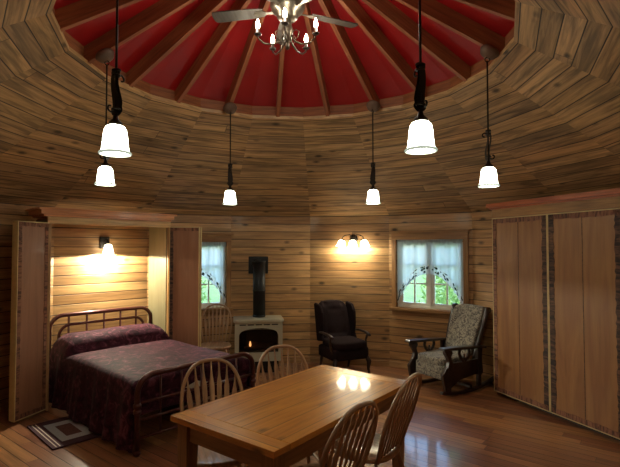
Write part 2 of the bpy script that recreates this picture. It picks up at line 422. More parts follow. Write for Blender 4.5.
# ------------------------------------------------------------------ windows
def bars(mb, x0, x1, z0, z1, w, d, y, mi=0):
    mb.box(((x0+x1)/2, y, z0+w/2), (x1-x0, d, w)); mb.box(((x0+x1)/2, y, z1-w/2), (x1-x0, d, w))
    mb.box((x0+w/2, y, (z0+z1)/2), (w, d, z1-z0-2*w)); mb.box((x1-w/2, y, (z0+z1)/2), (w, d, z1-z0-2*w))
for n, k in ((1, -2), (2, 1)):
    c, w, z0, z1 = WINS[k]; mid, rz = facet(k); a, b = c-w/2, c+w/2; cw = .068
    fr = MB()
    fr.box((a-cw/2, -.014, (z0+z1)/2), (cw, .028, z1-z0)); fr.box((b+cw/2, -.014, (z0+z1)/2), (cw, .028, z1-z0))
    fr.box((c, -.014, z1+.052), (w+2*cw, .028, .104))
    root = fr.build('window_%d' % n, 'trim', loc=mid, rotz=rz, kind='structure', bevel=.003)
    cp = MB(); cp.box((c, -.025, z1+.116), (w+2*cw+.05, .06, .024)); cp.build('header_cap', 'trim', root, .004)
    sl = MB(); sl.box((c, -.02, z0-.022), (w+2*cw+.04, .1, .04)); sl.box((c, -.01, z0-.075), (w+2*cw, .02, .066)); sl.build('window_sill', 'trim', root, .004)
    f = MB(); bars(f, a, b, z0, z1, .03, .07, .075); f.box((c, .075, (z0+z1)/2), (.035, .07, z1-z0-.06)); f.build('window_frame', 'white', root, .003)
    for sx in (-1, 1):
        x0, x1 = (a+.03, c-.0175) if sx < 0 else (c+.0175, b-.03)
        s_ = MB(); bars(s_, x0, x1, z0+.03, z1-.03, .042, .04, .075)
        xm = (x0+x1)/2; s_.box((xm, .075, (z0+z1)/2), (.02, .03, z1-z0-.14))
        for q in (1, 2):
            zz = z0+.07+(z1-z0-.14)*q/3
            s_.box(((x0+xm)/2+.01, .075, zz), ((x1-x0)/2-.06, .03, .02)); s_.box(((x1+xm)/2-.01, .075, zz), ((x1-x0)/2-.06, .03, .02))
        sash = s_.build('sash', 'white', root, .003)
        g = MB(); g.box((xm, .078, (z0+z1)/2), (x1-x0-.07, .004, z1-z0-.13)); g.build('pane', 'glass', sash)

def curtain(k, label):
    c, w, z0, z1 = WINS[k]; mid, rz = facet(k)
    root = thing('swag_curtain', (mid.x, mid.y, 0), rz, label, 'curtain', 'swag curtains at the windows')
    W = w/2-.012; zt = z1-.035; y0 = -.0
    zc, ze = z0+.49, z0+.06
    def low(x): return zc-(zc-ze)*abs(x/W)**2.2
    def wave(x, t): return .012*math.sin(x*62+math.sin(x*9)*1.4)*(1-.35*t)
    LW = .125
    for sx in (-1, 1):
        nu = 46
        def f(a, t):
            x = a*W*sx; zb = low(x)+LW*.9; return (c+x, y0+wave(x, t), zt+(zb-zt)*t)
        MB().grid(nu, 16, f).build('panel', 'sheer', root)
        def fl(a, t):
            x = a*W*sx; zb = low(x); return (c+x, y0-.008+wave(x*1.7, 0)*1.2, zb+LW*(1-t))
        MB().grid(nu, 4, fl, uvf=lambda a, t: (a*W*1.3+.9*sx, t*LW)).build('lace_edging', 'lace', root)
    hd = MB(); hd.grid(80, 3, lambda a, t: (c+(a*2-1)*W, y0-.012+.012*math.sin(a*150)*(1-t*.3), zt+.035-.055*t)); hd.build('ruffled_heading', 'sheer', root)
    rd = MB(); rd.tube([(c-w/2, y0+.004, zt+.005), (c+w/2, y0+.004, zt+.005)], .007, 8); rd.build('curtain_rod', 'pewter', root)
curtain(-2, 'white sheer swag curtain with lace edging at the window beside the rocking chair')
curtain(1, 'white sheer lace-edged curtain half hidden behind the folded cupboard door')

# ------------------------------------------------------------------ outside
mb = MB(); mb.face([(-60, -60, -.35), (60, -60, -.35), (60, 60, -.35), (-60, 60, -.35)], [(0, 0), (1, 0), (1, 1), (0, 1)]); mb.build('ground', 'grass', kind='structure')
def bush(name, loc, rad, ht, n, label):
    mb = MB(); rng = random.Random(len(name)+int(loc[0]*10))
    for i in range(n):
        th = rng.random()*2*PI; h = rng.random(); rr = rad*(1-.5*h*h)*(rng.random()**.4)
        p = Vector((rr*math.cos(th), rr*math.sin(th), h*ht)); s_ = .05+.06*rng.random()
        m = T(*p) @ RZ(rng.random()*6) @ RX(rng.random()*2.6-1.3)
        mb.face([m @ Vector(q) for q in ((-s_*.5, 0, 0), (0, -s_*.9, .01), (s_*.5, 0, 0), (0, s_*1.1, .01))], [(0, 0), (1, 0), (1, 1), (0, 1)])
    mb.build(name, 'leaf', loc=loc, kind='stuff', label=label, cat='foliage')
bush('shrubbery', (4.0, 10.0, -.35), 1.7, 3.6, 8000, 'green leafy shrubs outside the window by the rocking chair')
bush('shrubbery', (7.35, 10.4, -.35), 1.5, 3.4, 5000, 'taller pale green shrubs further outside the window by the rocking chair')
bush('shrubbery', (-4.3, 11.2, -.35), 1.9, 3.6, 7000, 'green leafy shrubs outside the window behind the cupboard door')

# ------------------------------------------------------------------ pendants
def make_pendant():
    root = thing('pendant_lamp', (0, 0, 0), 0, 'x', 'lamp', 'six pendant lamps under the roof ring')
    # local origin: rafter underside at rho 1.575; local -X points to the room centre
    cn = MB(); pit = math.atan(SL); cn.lathe([(0, 0), (.072, 0), (.078, -.014), (.062, -.045), (.024, -.062), (0, -.064)], 24, RY(pit)); cn.build('canopy', 'canopy', root)
    zt = 2.352-under(1.575)
    x0 = -math.sin(pit)*.05
    rg = MB(); rg.tube([(.018*math.cos(a), 0, -.075+.018*math.sin(a)) for a in [2*PI*i/16 for i in range(16)]], .004, 6, closed=True, m=T(x0, 0, 0)); rg.build('ring', 'steel', root)
    rd = MB(); rd.tube([(x0, 0, -.09), (x0, 0, zt+.03)], .0065, 8); rd.build('rod', 'steel', root)
    sc = MB()
    # leaf-shaped strap, an S seen from the side and a broad blade seen from the front
    pr = [(.0, .016), (.05, .022), (.1, .016), (.25, .016), (.5, .022), (.72, .026), (.8, .022), (.85, .030), (.92, .030), (1.0, .012)]
    N = 40; pts = []
    def wid(t):
        for (a, p), (b, q) in zip(pr, pr[1:]):
            if t <= b: return p+(q-p)*(t-a)/(b-a)
        return .012
    for sg in (1, -1):
        def f(a, t):
            return (x0+sg*.011+.009*math.sin(t*2*PI), (a-.5)*2*wid(t), zt+.05+.235*(1-t))
        sc.grid(6, N, f)
    for q in (0, .12, .86): sc.tube([(x0+.016*math.cos(a), .022*math.sin(a), zt+.05+.235*(1-q)) for a in [2*PI*i/14 for i in range(14)]], .006, 6, closed=True)
    s1 = []
    for i in range(22):
        a = i/21*4.2; r_ = .03-.0055*a; s1.append((x0+.03+r_*math.cos(a*1.3+2.6), 0, zt+.085+r_*math.sin(a*1.3+2.6)))
    sc.tube(s1, .005, 6)
    s2 = [(2*x0-x, y, 2*zt+.33-z) for x, y, z in s1]; sc.tube(s2, .005, 6)
    sc.build('scroll_ornament', 'steel', root)
    hd = MB(); hd.lathe([(0, .05), (.012, .05), (.016, .03), (.034, .012), (.036, -.004), (0, -.004)], 20, T(x0, 0, zt)); hd.build('shade_holder', 'steel', root)
    sh = MB(); pf = [(.028, .0), (.043, -.007), (.053, -.022), (.058, -.05), (.0615, -.09), (.066, -.125), (.069, -.136), (.063, -.136), (.058, -.09), (.052, -.03), (.028, -.01)]
    sh.lathe(pf, 32, T(x0, 0, zt)); G_ = sh.build('glass_shade', 'shade', root)
    rm = MB(); rm.lathe([(.066, -.134), (.076, -.138), (.081, -.145), (.078, -.152), (.066, -.15), (.063, -.136)], 32, T(x0, 0, zt)); rm.build('shade_rim', 'shaderim', G_)
    return root, x0, zt
pend, PX0, PZT = make_pendant()
plabels = {30: 'smaller pendant lamp nearest the black stove flue', -30: 'smaller pendant lamp nearest the three-shade wall light',
           90: 'pendant lamp hanging just behind the largest pendant beside the bed alcove', -90: 'pendant lamp nearest the closed panelled wardrobe',
           150: 'large near pendant lamp in front of the bed alcove crown', -150: 'large near pendant lamp between the window and the table edge, closest to the wardrobe side'}
plabels[-150] = 'large near pendant lamp hanging on the window side of the fan'
for i, (k, lb) in enumerate(plabels.items()):
    a = R(A0+k); rho = 1.52 if k == 90 else 1.575; loc = (CX+rho*math.cos(a), CY+rho*math.sin(a), under(rho))
    if i == 0: pend.location = loc; pend.rotation_euler.z = a; pend['label'] = lb
    else: dup(pend, loc, a, lb)
    L = bpy.data.lights.new('pendant_bulb_light', 'POINT'); L.energy = 3.0; L.shadow_soft_size = .05; L.color = (.97, 1, .8)
    o = bpy.data.objects.new('pendant_bulb_light', L); COL.objects.link(o)
    o.location = (loc[0]+PX0*math.cos(a), loc[1]+PX0*math.sin(a), loc[2]+PZT-.16)

# ------------------------------------------------------------------ ceiling fan
FZ = 3.63
fan = thing('ceiling_fan', (CX-.02, CY, 0), 0, 'ceiling fan with five blades and five lit candle bulbs under the red roof', 'fan')
MB().lathe([(0, under(0)-.05), (.07, under(0)-.05), (.05, under(0)-.11), (.016, under(0)-.13), (.016, FZ+.17), (0, FZ+.17)], 20).build('downrod', 'pewter', fan)
mh = MB(); mh.lathe([(0, .19), (.05, .19), (.1, .15), (.135, .11), (.14, .03), (.125, -.01), (.09, -.03), (.085, -.06), (.06, -.085), (0, -.09)], 32, T(0, 0, FZ)); mh.build('motor_housing', 'pewter', fan)
for k in range(5):
    a = R(97+72*k); bl = MB()
    out = []
    for i in range(25):
        t = i/24; th = -PI/2+PI*t
        out.append((.61+.025*math.cos(th), .065*math.sin(th)))
    out += [(.3, .058), (.2, .045), (.2, -.045), (.3, -.058)]
    bl.prism(out, .008, RZ(a) @ T(0, 0, FZ) @ RX(R(11)))
    b = bl.build('blade', 'bladewood', fan, .002)
    ir = MB(); ir.prism([(.1, .02), (.17, .012), (.2, .03), (.26, .028), (.28, 0), (.26, -.028), (.2, -.03), (.17, -.012), (.1, -.02)], .006, RZ(a) @ T(0, 0, FZ-.008) @ RX(R(11))); ir.build('blade_bracket', 'pewter', b)
fit = MB(); fit.lathe([(0, -.08), (.03, -.09), (.036, -.13), (.05, -.17), (.03, -.24), (.014, -.27), (.018, -.285), (.02, -.305), (.01, -.32), (0, -.325)], 20, T(0, 0, FZ)); fit.build('light_fitting', 'pewter', fan)
for k in range(5):
    a = R(268+72*k); m = RZ(a) @ T(0, 0, FZ-.068)
    ar = MB(); ar.tube([(.03, 0, -.13), (.06, 0, -.19), (.12, 0, -.225), (.19, 0, -.225), (.235, 0, -.19), (.24, 0, -.165)], .007, 8, m)
    ar.tube([(.04, 0, -.12), (.07, 0, -.1), (.1, 0, -.12), (.09, 0, -.16), (.06, 0, -.19)], .004, 6, m)
    A_ = ar.build('light_arm', 'pewter', fan)
    cu = MB(); cu.lathe([(0, -.17), (.026, -.165), (.03, -.155), (.014, -.15), (.012, -.115), (0, -.115)], 14, m @ T(.24, 0, 0)); cu.build('candle_cup', 'candle', A_)
    bu = MB(); bu.lathe([(0, -.118), (.012, -.113), (.016, -.095), (.017, -.08), (.012, -.058), (.005, -.038), (0, -.034)], 14, m @ T(.24, 0, 0)); bu.build('candle_bulb', 'bulb', A_)
    L = bpy.data.lights.new('candle_bulb_light', 'POINT'); L.energy = 3.5; L.shadow_soft_size = .03; L.color = (1, .97, .84)
    o = bpy.data.objects.new('candle_bulb_light', L); COL.objects.link(o); o.location = Vector((CX-.02, CY, 0))+(m @ Vector((.275, 0, -.075)))

# ------------------------------------------------------------------ bed alcove cupboard
def leaf(name, w, z0, z1, mat, parent, m, seams=(), th=.028, trims=None):
    # panel faces local -Y, spans x 0..w
    trims = trims or dict(l='barklight', r='barklight', t='barklight', b='barklight')
    p = MB(); p.box((w/2, 0, (z0+z1)/2), (w, th, z1-z0), m, ax=2)
    d = p.build(name, mat, parent, .002)
    b = MB(); bw = .042; y = -th/2-.004; rng = random.Random(int(w*1000))
    def strip(xa, za, xb, zb, nx, nz):
        L = math.hypot(xb-xa, zb-za); n = max(4, int(L/.03)); dx, dz = (xb-xa)/n, (zb-za)/n
        e = [bw*(.88+.24*rng.random()) for _ in range(n+1)]
        for i in range(n):
            q = [(xa+dx*i, za+dz*i), (xa+dx*(i+1), za+dz*(i+1)), (xa+dx*(i+1)+nx*e[i+1], za+dz*(i+1)+nz*e[i+1]), (xa+dx*i+nx*e[i], za+dz*i+nz*e[i])]
            for yy, rev in ((y, False), (y+.008, True)):
                qq = q[::-1] if rev else q
                b.face([m @ Vector((x, yy, z)) for x, z in qq], [((x-xa)*abs(dx > 0)+(z-za), 0) if 0 else (L*i/n+.03*(j in (1, 2)), .04*(j > 1)) for j, (x, z) in enumerate(qq)])
            b.face([m @ Vector((q[3][0], y, q[3][1])), m @ Vector((q[2][0], y, q[2][1])), m @ Vector((q[2][0], y+.008, q[2][1])), m @ Vector((q[3][0], y+.008, q[3][1]))], [(0, 0), (.03, 0), (.03, .01), (0, .01)])
    g = .009
    sides = {'l': (g, z0+g, g, z1-g, 1, 0), 'r': (w-g, z0+g, w-g, z1-g, -1, 0), 't': (g, z1-g, w-g, z1-g, 0, -1), 'b': (g, z0+g, w-g, z0+g, 0, 1)}
    for q, mt in trims.items():
        b = MB(); bw = .06 if w > .5 and mt == 'bark' else .05 if w > .5 else .04; strip(*sides[q]); b.build('bark_trim', mt, d)
    c = MB(); t2 = th+.012
    c.box((g/2-.001, 0, (z0+z1)/2), (g, t2, z1-z0), m); c.box((w-g/2+.001, 0, (z0+z1)/2), (g, t2, z1-z0), m)
    c.box((w/2, 0, z1-g/2+.001), (w, t2, g), m); c.box((w/2, 0, z0+g/2-.001), (w, t2, g), m); c.build('edge_band', 'cream', d)
    for x in seams:
        s_ = MB(); s_.box((x, -th/2-.0005, (z0+z1)/2), (.006, .003, z1-z0-.12), m); s_.build('leaf_seam', 'bark', d)
    return d
def pose(x, y, ang): return T(x, y, 0) @ RZ(ang)
ca_ = R(46); W2 = .71; org = Vector((-2.30, 5.475, 0))
cab = thing('bed_cupboard', org, ca_, 'open wooden cupboard alcove with folded doors around the bed', 'cupboard')
inv = (T(*org) @ RZ(ca_)).inverted()
def P_(mbx, name, mat, bev=.003): return mbx.build(name, mat, cab, bev)
mb = MB(); mb.box((W2-.015, .265, 1.03), (.03, .47, 2.0), ax=2); P_(mb, 'side_panel', 'ply3')
mb = MB(); mb.box((-W2+.015, .225, 1.02), (.03, .45, 2.04), ax=2); P_(mb, 'side_panel', 'ply3')
mb = MB(); mb.box((0, .2, 2.045), (2*W2, .4, .02), ax=0); P_(mb, 'top_panel', 'ply2')
mb = MB(); mb.box((0, .012, 2.025), (2*W2+.02, .035, .075)); P_(mb, 'header_board', 'pinetrim')
mb = MB(); mb.box((W2-.005, -.006, 1.0), (.05, .02, 1.98), ax=2); P_(mb, 'front_stile', 'base')
mb = MB(); mb.box((-W2+.01, -.006, 1.0), (.03, .02, 1.98), ax=2); P_(mb, 'front_stile', 'base')
mb = MB(); mb.box((-.03, .17, 2.112), (2*W2+.12, .46, .05)); mb.box((-.03, .16, 2.077), (2*W2+.06, .40, .03)); mb.box((-.03, .165, 2.145), (2*W2+.17, .5, .022)); P_(mb, 'crown_moulding', 'crown')
# folded pair on the near side
h0 = Vector((-2.80, 4.965)); h1 = Vector((-2.905, 4.60)); an = math.atan2(h1.y-h0.y, h1.x-h0.x)
leaf('door', .38, .025, 1.995, 'ply', cab, inv @ pose(h1.x, h1.y, an+PI), trims=dict(l='barklight', r='barklight', t='barklight', b='barklight'))
leaf('door', .38, .025, 1.995, 'ply', cab, inv @ pose(h0.x-.036, h0.y+.02, an))
# folded pair on the far side
leaf('door', .38, .025, 1.995, 'ply', cab, inv @ pose(-1.79, 5.935, R(1)), trims=dict(l='bark', t='barklight'))
leaf('door', .38, .025, 1.995, 'ply', cab, inv @ pose(-1.775+.38, 5.975, R(181)))

# ------------------------------------------------------------------ closed wardrobe
wa = math.atan2(-.933, .36); wo = Vector((2.179, 5.521, 0))
war = thing('wardrobe', wo, wa, 'large closed wardrobe with plywood doors edged in dark bark strips', 'wardrobe')
for i in range(2):
    leaf('door', .777, .055, 2.075, 'ply2', war, T(.0+.785*i, 0, 0), (.388,), trims=dict(l='bark' if i else 'barklight', r='bark', t='barklight', b='barklight'))
mb = MB(); mb.box((.785, .012, 2.135), (1.60, .04, .11)); mb.build('header_board', 'trim', war, .003)
mb = MB(); mb.box((.785, .11, 2.225), (1.70, .32, .05)); mb.box((.785, .125, 2.195), (1.66, .29, .03)); mb.build('crown_moulding', 'crownred', war, .003)
mb = MB(); mb.box((.02, .2, 1.06), (.03, .36, 2.1), ax=2); mb.build('side_panel', 'ply2', war, .002)
mb = MB(); mb.box((1.55, .2, 1.06), (.03, .36, 2.1), ax=2); mb.build('side_panel', 'ply2', war, .002)
mb = MB(); mb.box((.785, .09, .025), (1.56, .02, .05)); mb.build('door_gap_shade', 'black', war)  # black strip stands in for the shadow gap under the doors

# ------------------------------------------------------------------ bed
ba = R(47.3); bo = Vector((-2.548, 5.786, 0))
bed = thing('iron_bed', bo, ba, 'brown metal bed with curved tube headboard and footboard in the alcove', 'bed')
def hoop(w, h, r, y, rad, z0=0, n=8):
    pts = [(-w, y, z0), (-w, y, h-r)] + [(-w+r-r*math.cos(a), y, h-r+r*math.sin(a)) for a in [PI/2*i/n for i in range(1, n)]]
    pts += [(-w+r, y, h), (w-r, y, h)] + [(w-r+r*math.sin(a), y, h-r+r*math.cos(a)) for a in [PI/2*i/n for i in range(1, n)]] + [(w, y, h-r), (w, y, z0)]
    return MB().tube(pts, rad, 12)
BW = .62; FY = -2.09
hb = hoop(BW, .945, .15, 0, .024).build('headboard', 'iron', bed)
hoop(BW-.1, .83, .13, 0, .017, .3).build('inner_hoop', 'iron', hb)
for i in range(5):
    x = -BW+ (i+1)*2*BW/6; MB().tube([(x, 0, .3), (x, 0, .94)], .013, 8).build('spindle', 'iron', hb)
MB().tube([(-BW, 0, .3), (BW, 0, .3)], .014, 8).build('lower_rail', 'iron', hb)
fb = hoop(BW+.005, .655, .15, FY, .024, .03).build('footboard', 'iron', bed)
for z in (.43, .29, .14): MB().tube([(-BW, FY, z), (BW, FY, z)], .013, 8).build('foot_rail', 'iron', fb)
for i in range(5):
    x = -BW+(i+1)*2*BW/6; MB().tube([(x, FY, .14), (x, FY, .65)], .009, 8).build('spindle', 'iron', fb)
for sx in (-1, 1):
    for q in (.41, .36): 
        MB().lathe([(.024, q+.02), (.033, q+.012), (.033, q-.012), (.024, q-.02)], 16, T(sx*(BW+.005), FY, 0)).build('collar', 'iron', fb)
    MB().lathe([(0, 0), (.022, 0), (.032, .02), (.03, .04), (.02, .05), (.02, .07)], 16, T(sx*(BW+.005), FY, 0)).build('foot', 'iron', fb)
    mb = MB(); mb.box((sx*(BW-.02), FY/2, .27), (.03, -FY-.04, .05)); mb.build('side_rail', 'iron', bed)
mb = MB(); mb.pillow((0, -1.04, .44), (1.16, 1.96, .28), .25); mb.build('mattress', 'mattress', bed)
# velvet spread: one draped cloth with a bolster hump
def spread():
    mb = MB(); hw = .61; y0, y1 = -.07, -2.0; zt = .605; drop = .54
    nu, nv = 96, 90; A1 = hw+drop
    ylen = (y0-y1); fd = .3; B1 = ylen+fd
    def f(u, v):
        a = (u*2-1)*A1; b = v*B1
        dz = 0; x = a; y = y0-b
        ox = abs(a)-hw; oy = b-ylen
        hump = .165*max(0, 1-abs((b-.20)/.24)**2.6)**.5 if abs(b-.2) < .24 else 0
        edge = 1-max(0, (abs(a)-hw+.16)/.16) if abs(a) < hw else 0
        e2 = max(0.0, min(1.0, edge)); e2 = math.sqrt(max(0, 1-(1-e2)**2))
        z = zt+hump*(.25+.75*e2)-.03*(1-e2) + .006*math.sin(7*a+3*b)*math.sin(5*b)
        # dip in front of the bolster
        z -= .02*math.exp(-((b-.46)/.035)**2)
        sg = math.copysign(1, a)
        if ox > 0:
            fl = ox/drop; fold = math.sin(b*17+2*math.sin(b*4))*.028*fl+math.sin(b*41+1)*.008*fl
            x = sg*(hw+.02*math.sqrt(min(1, ox/.06))+.055*fl+fold)
            z = zt+hump*.25*(1-fl)-.03-ox
            z = max(z, .018+.01*math.sin(b*23))
        if oy > 0:
            y = y1-.018*min(1, oy/.05)
            if ox <= 0: z -= oy
            else:
                y = y1-.02-.02*min(1, oy/.2); x = sg*(hw+.03-.1*oy+.03*ox/drop); z = max(.02, z-oy*.25)
        return (x, y, z)
    mb.grid(nu, nv, f); return mb
sp = spread().build('bedspread', 'velvet', loc=bo, rotz=ba, label='dark plum velvet bedspread draped over the bed and its pillows', cat='bedspread')

# rug
rg = MB(); lx, wy = .74, .50
def rr_(x0, x1, y0, y1, z, mi): rg.face([(x0, y0, z), (x1, y0, z), (x1, y1, z), (x0, y1, z)], [(0, 0), (1, 0), (1, 1), (0, 1)], mi)
ys = [-.25, -.218, -.209, -.188, -.179, -.14, .14, .179, .188, .209, .218, .25]; xs = [-.37, -.29, -.2, .2, .29, .37]
for j in range(11):
    if j in (1, 3, 7, 9): rr_(-.35, .35, ys[j], ys[j+1], .012, 3); rr_(-.37, -.35, ys[j], ys[j+1], .012, 0); rr_(.35, .37, ys[j], ys[j+1], .012, 0)
    elif j == 5:
        rr_(-.37, -.26, -.14, .14, .012, 0); rr_(.26, .37, -.14, .14, .012, 0)
        rr_(-.26, -.16, -.14, .14, .012, 1); rr_(.16, .26, -.14, .14, .012, 1)
        rr_(-.16, .16, -.14, -.068, .012, 1); rr_(-.16, .16, .068, .14, .012, 1); rr_(-.16, .16, -.068, .068, .012, 2)
    else: rr_(-.37, .37, ys[j], ys[j+1], .012, 0)
for q in (((-.37, -.25), (.37, -.25)), ((.37, -.25), (.37, .25)), ((.37, .25), (-.37, .25)), ((-.37, .25), (-.37, -.25))):
    rg.face([(*q[0], 0), (*q[1], 0), (*q[1], .012), (*q[0], .012)], [(0, 0)]*4, 0)
rg.build('rug', ['rugdark', 'ruggrey', 'rugcentre', 'ruglight'], loc=(-2.285, 4.455, .001), rotz=R(-44), label='small plum rug with grey rectangle and stripes on floor beside the bed', cat='rug')

# ------------------------------------------------------------------ sconce in the alcove
mid, rz = facet(2)
sc = thing('wall_sconce', (mid.x, mid.y, 0), rz, 'lit single-shade wall sconce above the bed headboard', 'lamp')
mb = MB(); mb.box((.0, -.012, 1.795), (.12, .024, .15)); mb.build('back_plate', 'steel', sc, .006)
mb = MB(); mb.tube([(0, -.02, 1.80), (0, -.07, 1.83), (0, -.115, 1.81), (0, -.12, 1.775)], .008, 8); mb.build('arm', 'steel', sc)
mb = MB(); mb.lathe([(.02, 1.775), (.04, 1.765), (.052, 1.73), (.058, 1.69), (.07, 1.655), (.064, 1.655), (.05, 1.70), (.02, 1.77)], 24, T(0, -.12, 0)); mb.build('glass_shade', 'sconceglass', sc)
L = bpy.data.lights.new('sconce_light', 'SPOT'); L.energy = 140; L.spot_size = R(176); L.spot_blend = .06; L.shadow_soft_size = .02; L.color = (1, .97, .74)
o = bpy.data.objects.new('sconce_light', L); COL.objects.link(o); o.location = (T(*mid) @ RZ(rz)) @ Vector((0, -.12, 1.645))

# three-shade wall light
mid, rz = facet(-1)
wl = thing('wall_light', (mid.x, mid.y, 0), rz, 'lit wall light with three glass shades above the dark wingback armchair', 'lamp')
cxl = .075
mb = MB(); mb.lathe([(0, 0), (.06, 0), (.058, .015), (.03, .03), (0, .032)], 24, T(cxl, 0, 1.87) @ RX(PI/2)); mb.build('back_plate', 'steel', wl)
for i in (-1, 0, 1):
    x = cxl+.155*i; ar = MB()
    ar.tube([(cxl+.01*i, -.02, 1.87), (cxl+.05*i, -.07, 1.915+.01*abs(i)), (cxl+.11*i, -.11, 1.915), (x, -.12, 1.885), (x, -.12, 1.855)], .007, 8)
    A_ = ar.build('arm', 'steel', wl)
    sh = MB(); m = T(x, -.12, 0) @ T(0, 0, 1.84) @ RY(R(-14*i)) @ T(0, 0, -1.84)
    MB().lathe([(0, 1.862), (.022, 1.86), (.03, 1.845), (0, 1.84)], 16, m).build('shade_holder', 'steel', A_)
    sh.lathe([(.025, 1.845), (.045, 1.83), (.056, 1.80), (.062, 1.765), (.075, 1.735), (.069, 1.735), (.052, 1.78), (.025, 1.84)], 24, m); sh.build('glass_shade', 'wallglass', A_)
    L = bpy.data.lights.new('wall_light_bulb', 'POINT'); L.energy = 7; L.shadow_soft_size = .04; L.color = (1, .96, .72)
    o = bpy.data.objects.new('wall_light_bulb', L); COL.objects.link(o); o.location = (T(*mid) @ RZ(rz)) @ Vector((x, -.13, 1.725))

# outlet
mid, rz = facet(3)
ot = MB(); ot.box((.0, -.004, .28), (.075, .008, .115))
o = ot.build('outlet_plate', 'plate', bevel=.003, loc=(T(*mid) @ RZ(rz)) @ Vector((-.35, 0, 0)), rotz=rz, label='small electrical outlet plate low on the wall beside folded door', cat='outlet')
q = MB(); q.box((0, -.009, .305), (.034, .004, .03)); q.box((0, -.009, .255), (.034, .004, .03)); q.build('socket', 'black', o, .002)

# ------------------------------------------------------------------ stove
mid, rz = facet(0)
st = thing('gas_stove', (-.735, 6.63, 0), rz+R(2), 'cream enamel gas stove with arched glass front and black flue pipe', 'stove')
W, D = .328, .2
b = MB()
# front frame with arched opening
def arch(n, w, zb, zs, zt): return [(w, zb)]+[(w*math.cos(PI*i/n), zs+(zt-zs)*abs(math.sin(PI*i/n))**.62) for i in range(n+1)]+[(-w, zb)]
ow = .27; oz0, ozs, ozt = .29, .5, .625
inn = arch(24, ow, oz0, ozs, ozt); n_ = len(inn)
def outp(i):
    x, z = inn[i]; t = i/(n_-1)
    per = [(W, .17), (W, .70), (-W, .70), (-W, .17)]
    cum = [0, .53, 1.23, 1.76]; d = t*1.76
    for j in range(3):
        if d <= cum[j+1]+1e-9:
            k = (d-cum[j])/(cum[j+1]-cum[j]); return (per[j][0]+(per[j+1][0]-per[j][0])*k, per[j][1]+(per[j+1][1]-per[j][1])*k)
    return per[3]
for i in range(n_-1):
    a_, c_ = outp(i), outp(i+1)
    b.face([(inn[i][0], -D, inn[i][1]), (a_[0], -D, a_[1]), (c_[0], -D, c_[1]), (inn[i+1][0], -D, inn[i+1][1])], [(0, 0)]*4)
    b.face([(inn[i][0], -D, inn[i][1]), (inn[i+1][0], -D, inn[i+1][1]), (inn[i+1][0], -D+.05, inn[i+1][1]), (inn[i][0], -D+.05, inn[i][1])], [(0, 0)]*4)
b.face([(inn[0][0], -D, inn[0][1]), (inn[-1][0], -D, inn[-1][1]), (-W, -D, .17), (W, -D, .17)], [(0, 0)]*4)
b.face([(inn[0][0], -D, inn[0][1]), (inn[0][0], -D+.05, inn[0][1]), (inn[-1][0], -D+.05, inn[-1][1]), (inn[-1][0], -D, inn[-1][1])], [(0, 0)]*4)
b.face([(-W, -D, .17), (-W, -D, .7), (-W, D, .7), (-W, D, .17)], [(0, 0)]*4); b.face([(W, -D, .17), (W, D, .17), (W, D, .7), (W, -D, .7)], [(0, 0)]*4)
b.face([(-W, D, .17), (-W, D, .7), (W, D, .7), (W, D, .17)], [(0, 0)]*4); b.face([(-W, -D, .17), (-W, D, .17), (W, D, .17), (W, -D, .17)], [(0, 0)]*4)
b.face([(-W, -D, .7), (W, -D, .7), (W, D, .7), (-W, D, .7)], [(0, 0)]*4)
b.build('body', 'enamel', st)
tp = MB(); tp.prism([(-W-.02, D), (-W-.02, -D+.02), (-W+.03, -D-.025), (W-.03, -D-.025), (W+.02, -D+.02), (W+.02, D)], .045, T(0, 0, .7225)); tp.build('top', 'enamel', st, .012, seg=3)
vt = MB()
for i in range(5): vt.box((-.22+.11*i, -D-.001, .672), (.085, .004, .014))
vt.build('vent_slots', 'black', st)
fbx = MB(); fbx.box((0, -D+.2, .46), (2*ow, .02, .34)); fbx.box((0, -D+.12, .292), (2*ow, .16, .01)); fbx.build('firebox', 'black', st)
for i, (x0, x1, y, z) in enumerate(((-.2, .18, -.1, .33), (-.12, .21, -.05, .36), (-.2, .05, -.06, .38))):
    MB().tube([(x0, y, z), ((x0+x1)/2, y-.01, z+.012), (x1, y+.01, z)], [.03, .034, .028], 10).build('log', 'log', st)
gl = MB(); gl.face([(x, -D+.03, z) for x, z in inn], [(0, 0)]*n_); gl.build('glass_front', 'stoveglass', st)
dt = MB(); dt.tube([(ow*.96*math.cos(PI*i/20), -D+.022, .57+.04*math.sin(PI*i/20)) for i in range(21)], .006, 6); dt.build('door_rod', 'pewter', st)
fl = MB(); fl.lathe([(0, .36), (.014, .37), (.017, .39), (.01, .42), (0, .445)], 10, T(-.115, -.13, 0)); fl.build('orange_spot', 'orange_spot', st)  # small orange emissive spot behind the glass
pd = MB(); pd.box((0, .0, .085), (2*W-.1, 2*D-.1, .17)); pd.build('pedestal', 'black', st, .01)
fp = MB(); fp.tube([(.015, .06, .74), (.015, .06, 1.54)], .088, 24); fp.tube([(.015, .05, 1.47), (.015, .3, 1.47)], .088, 20); fp.build('flue_pipe', 'blackpipe', st)
fc = MB(); fc.box((.015, .305, 1.475), (.29, .02, .255)); fc.build('wall_plate', 'blackpipe', st, .004)
for z in (.76, 1.12, 1.53): MB().lathe([(.088, z-.012), (.093, z-.008), (.093, z+.008), (.088, z+.012)], 24, T(.015, .06, 0)).build('pipe_band', 'blackpipe', st)

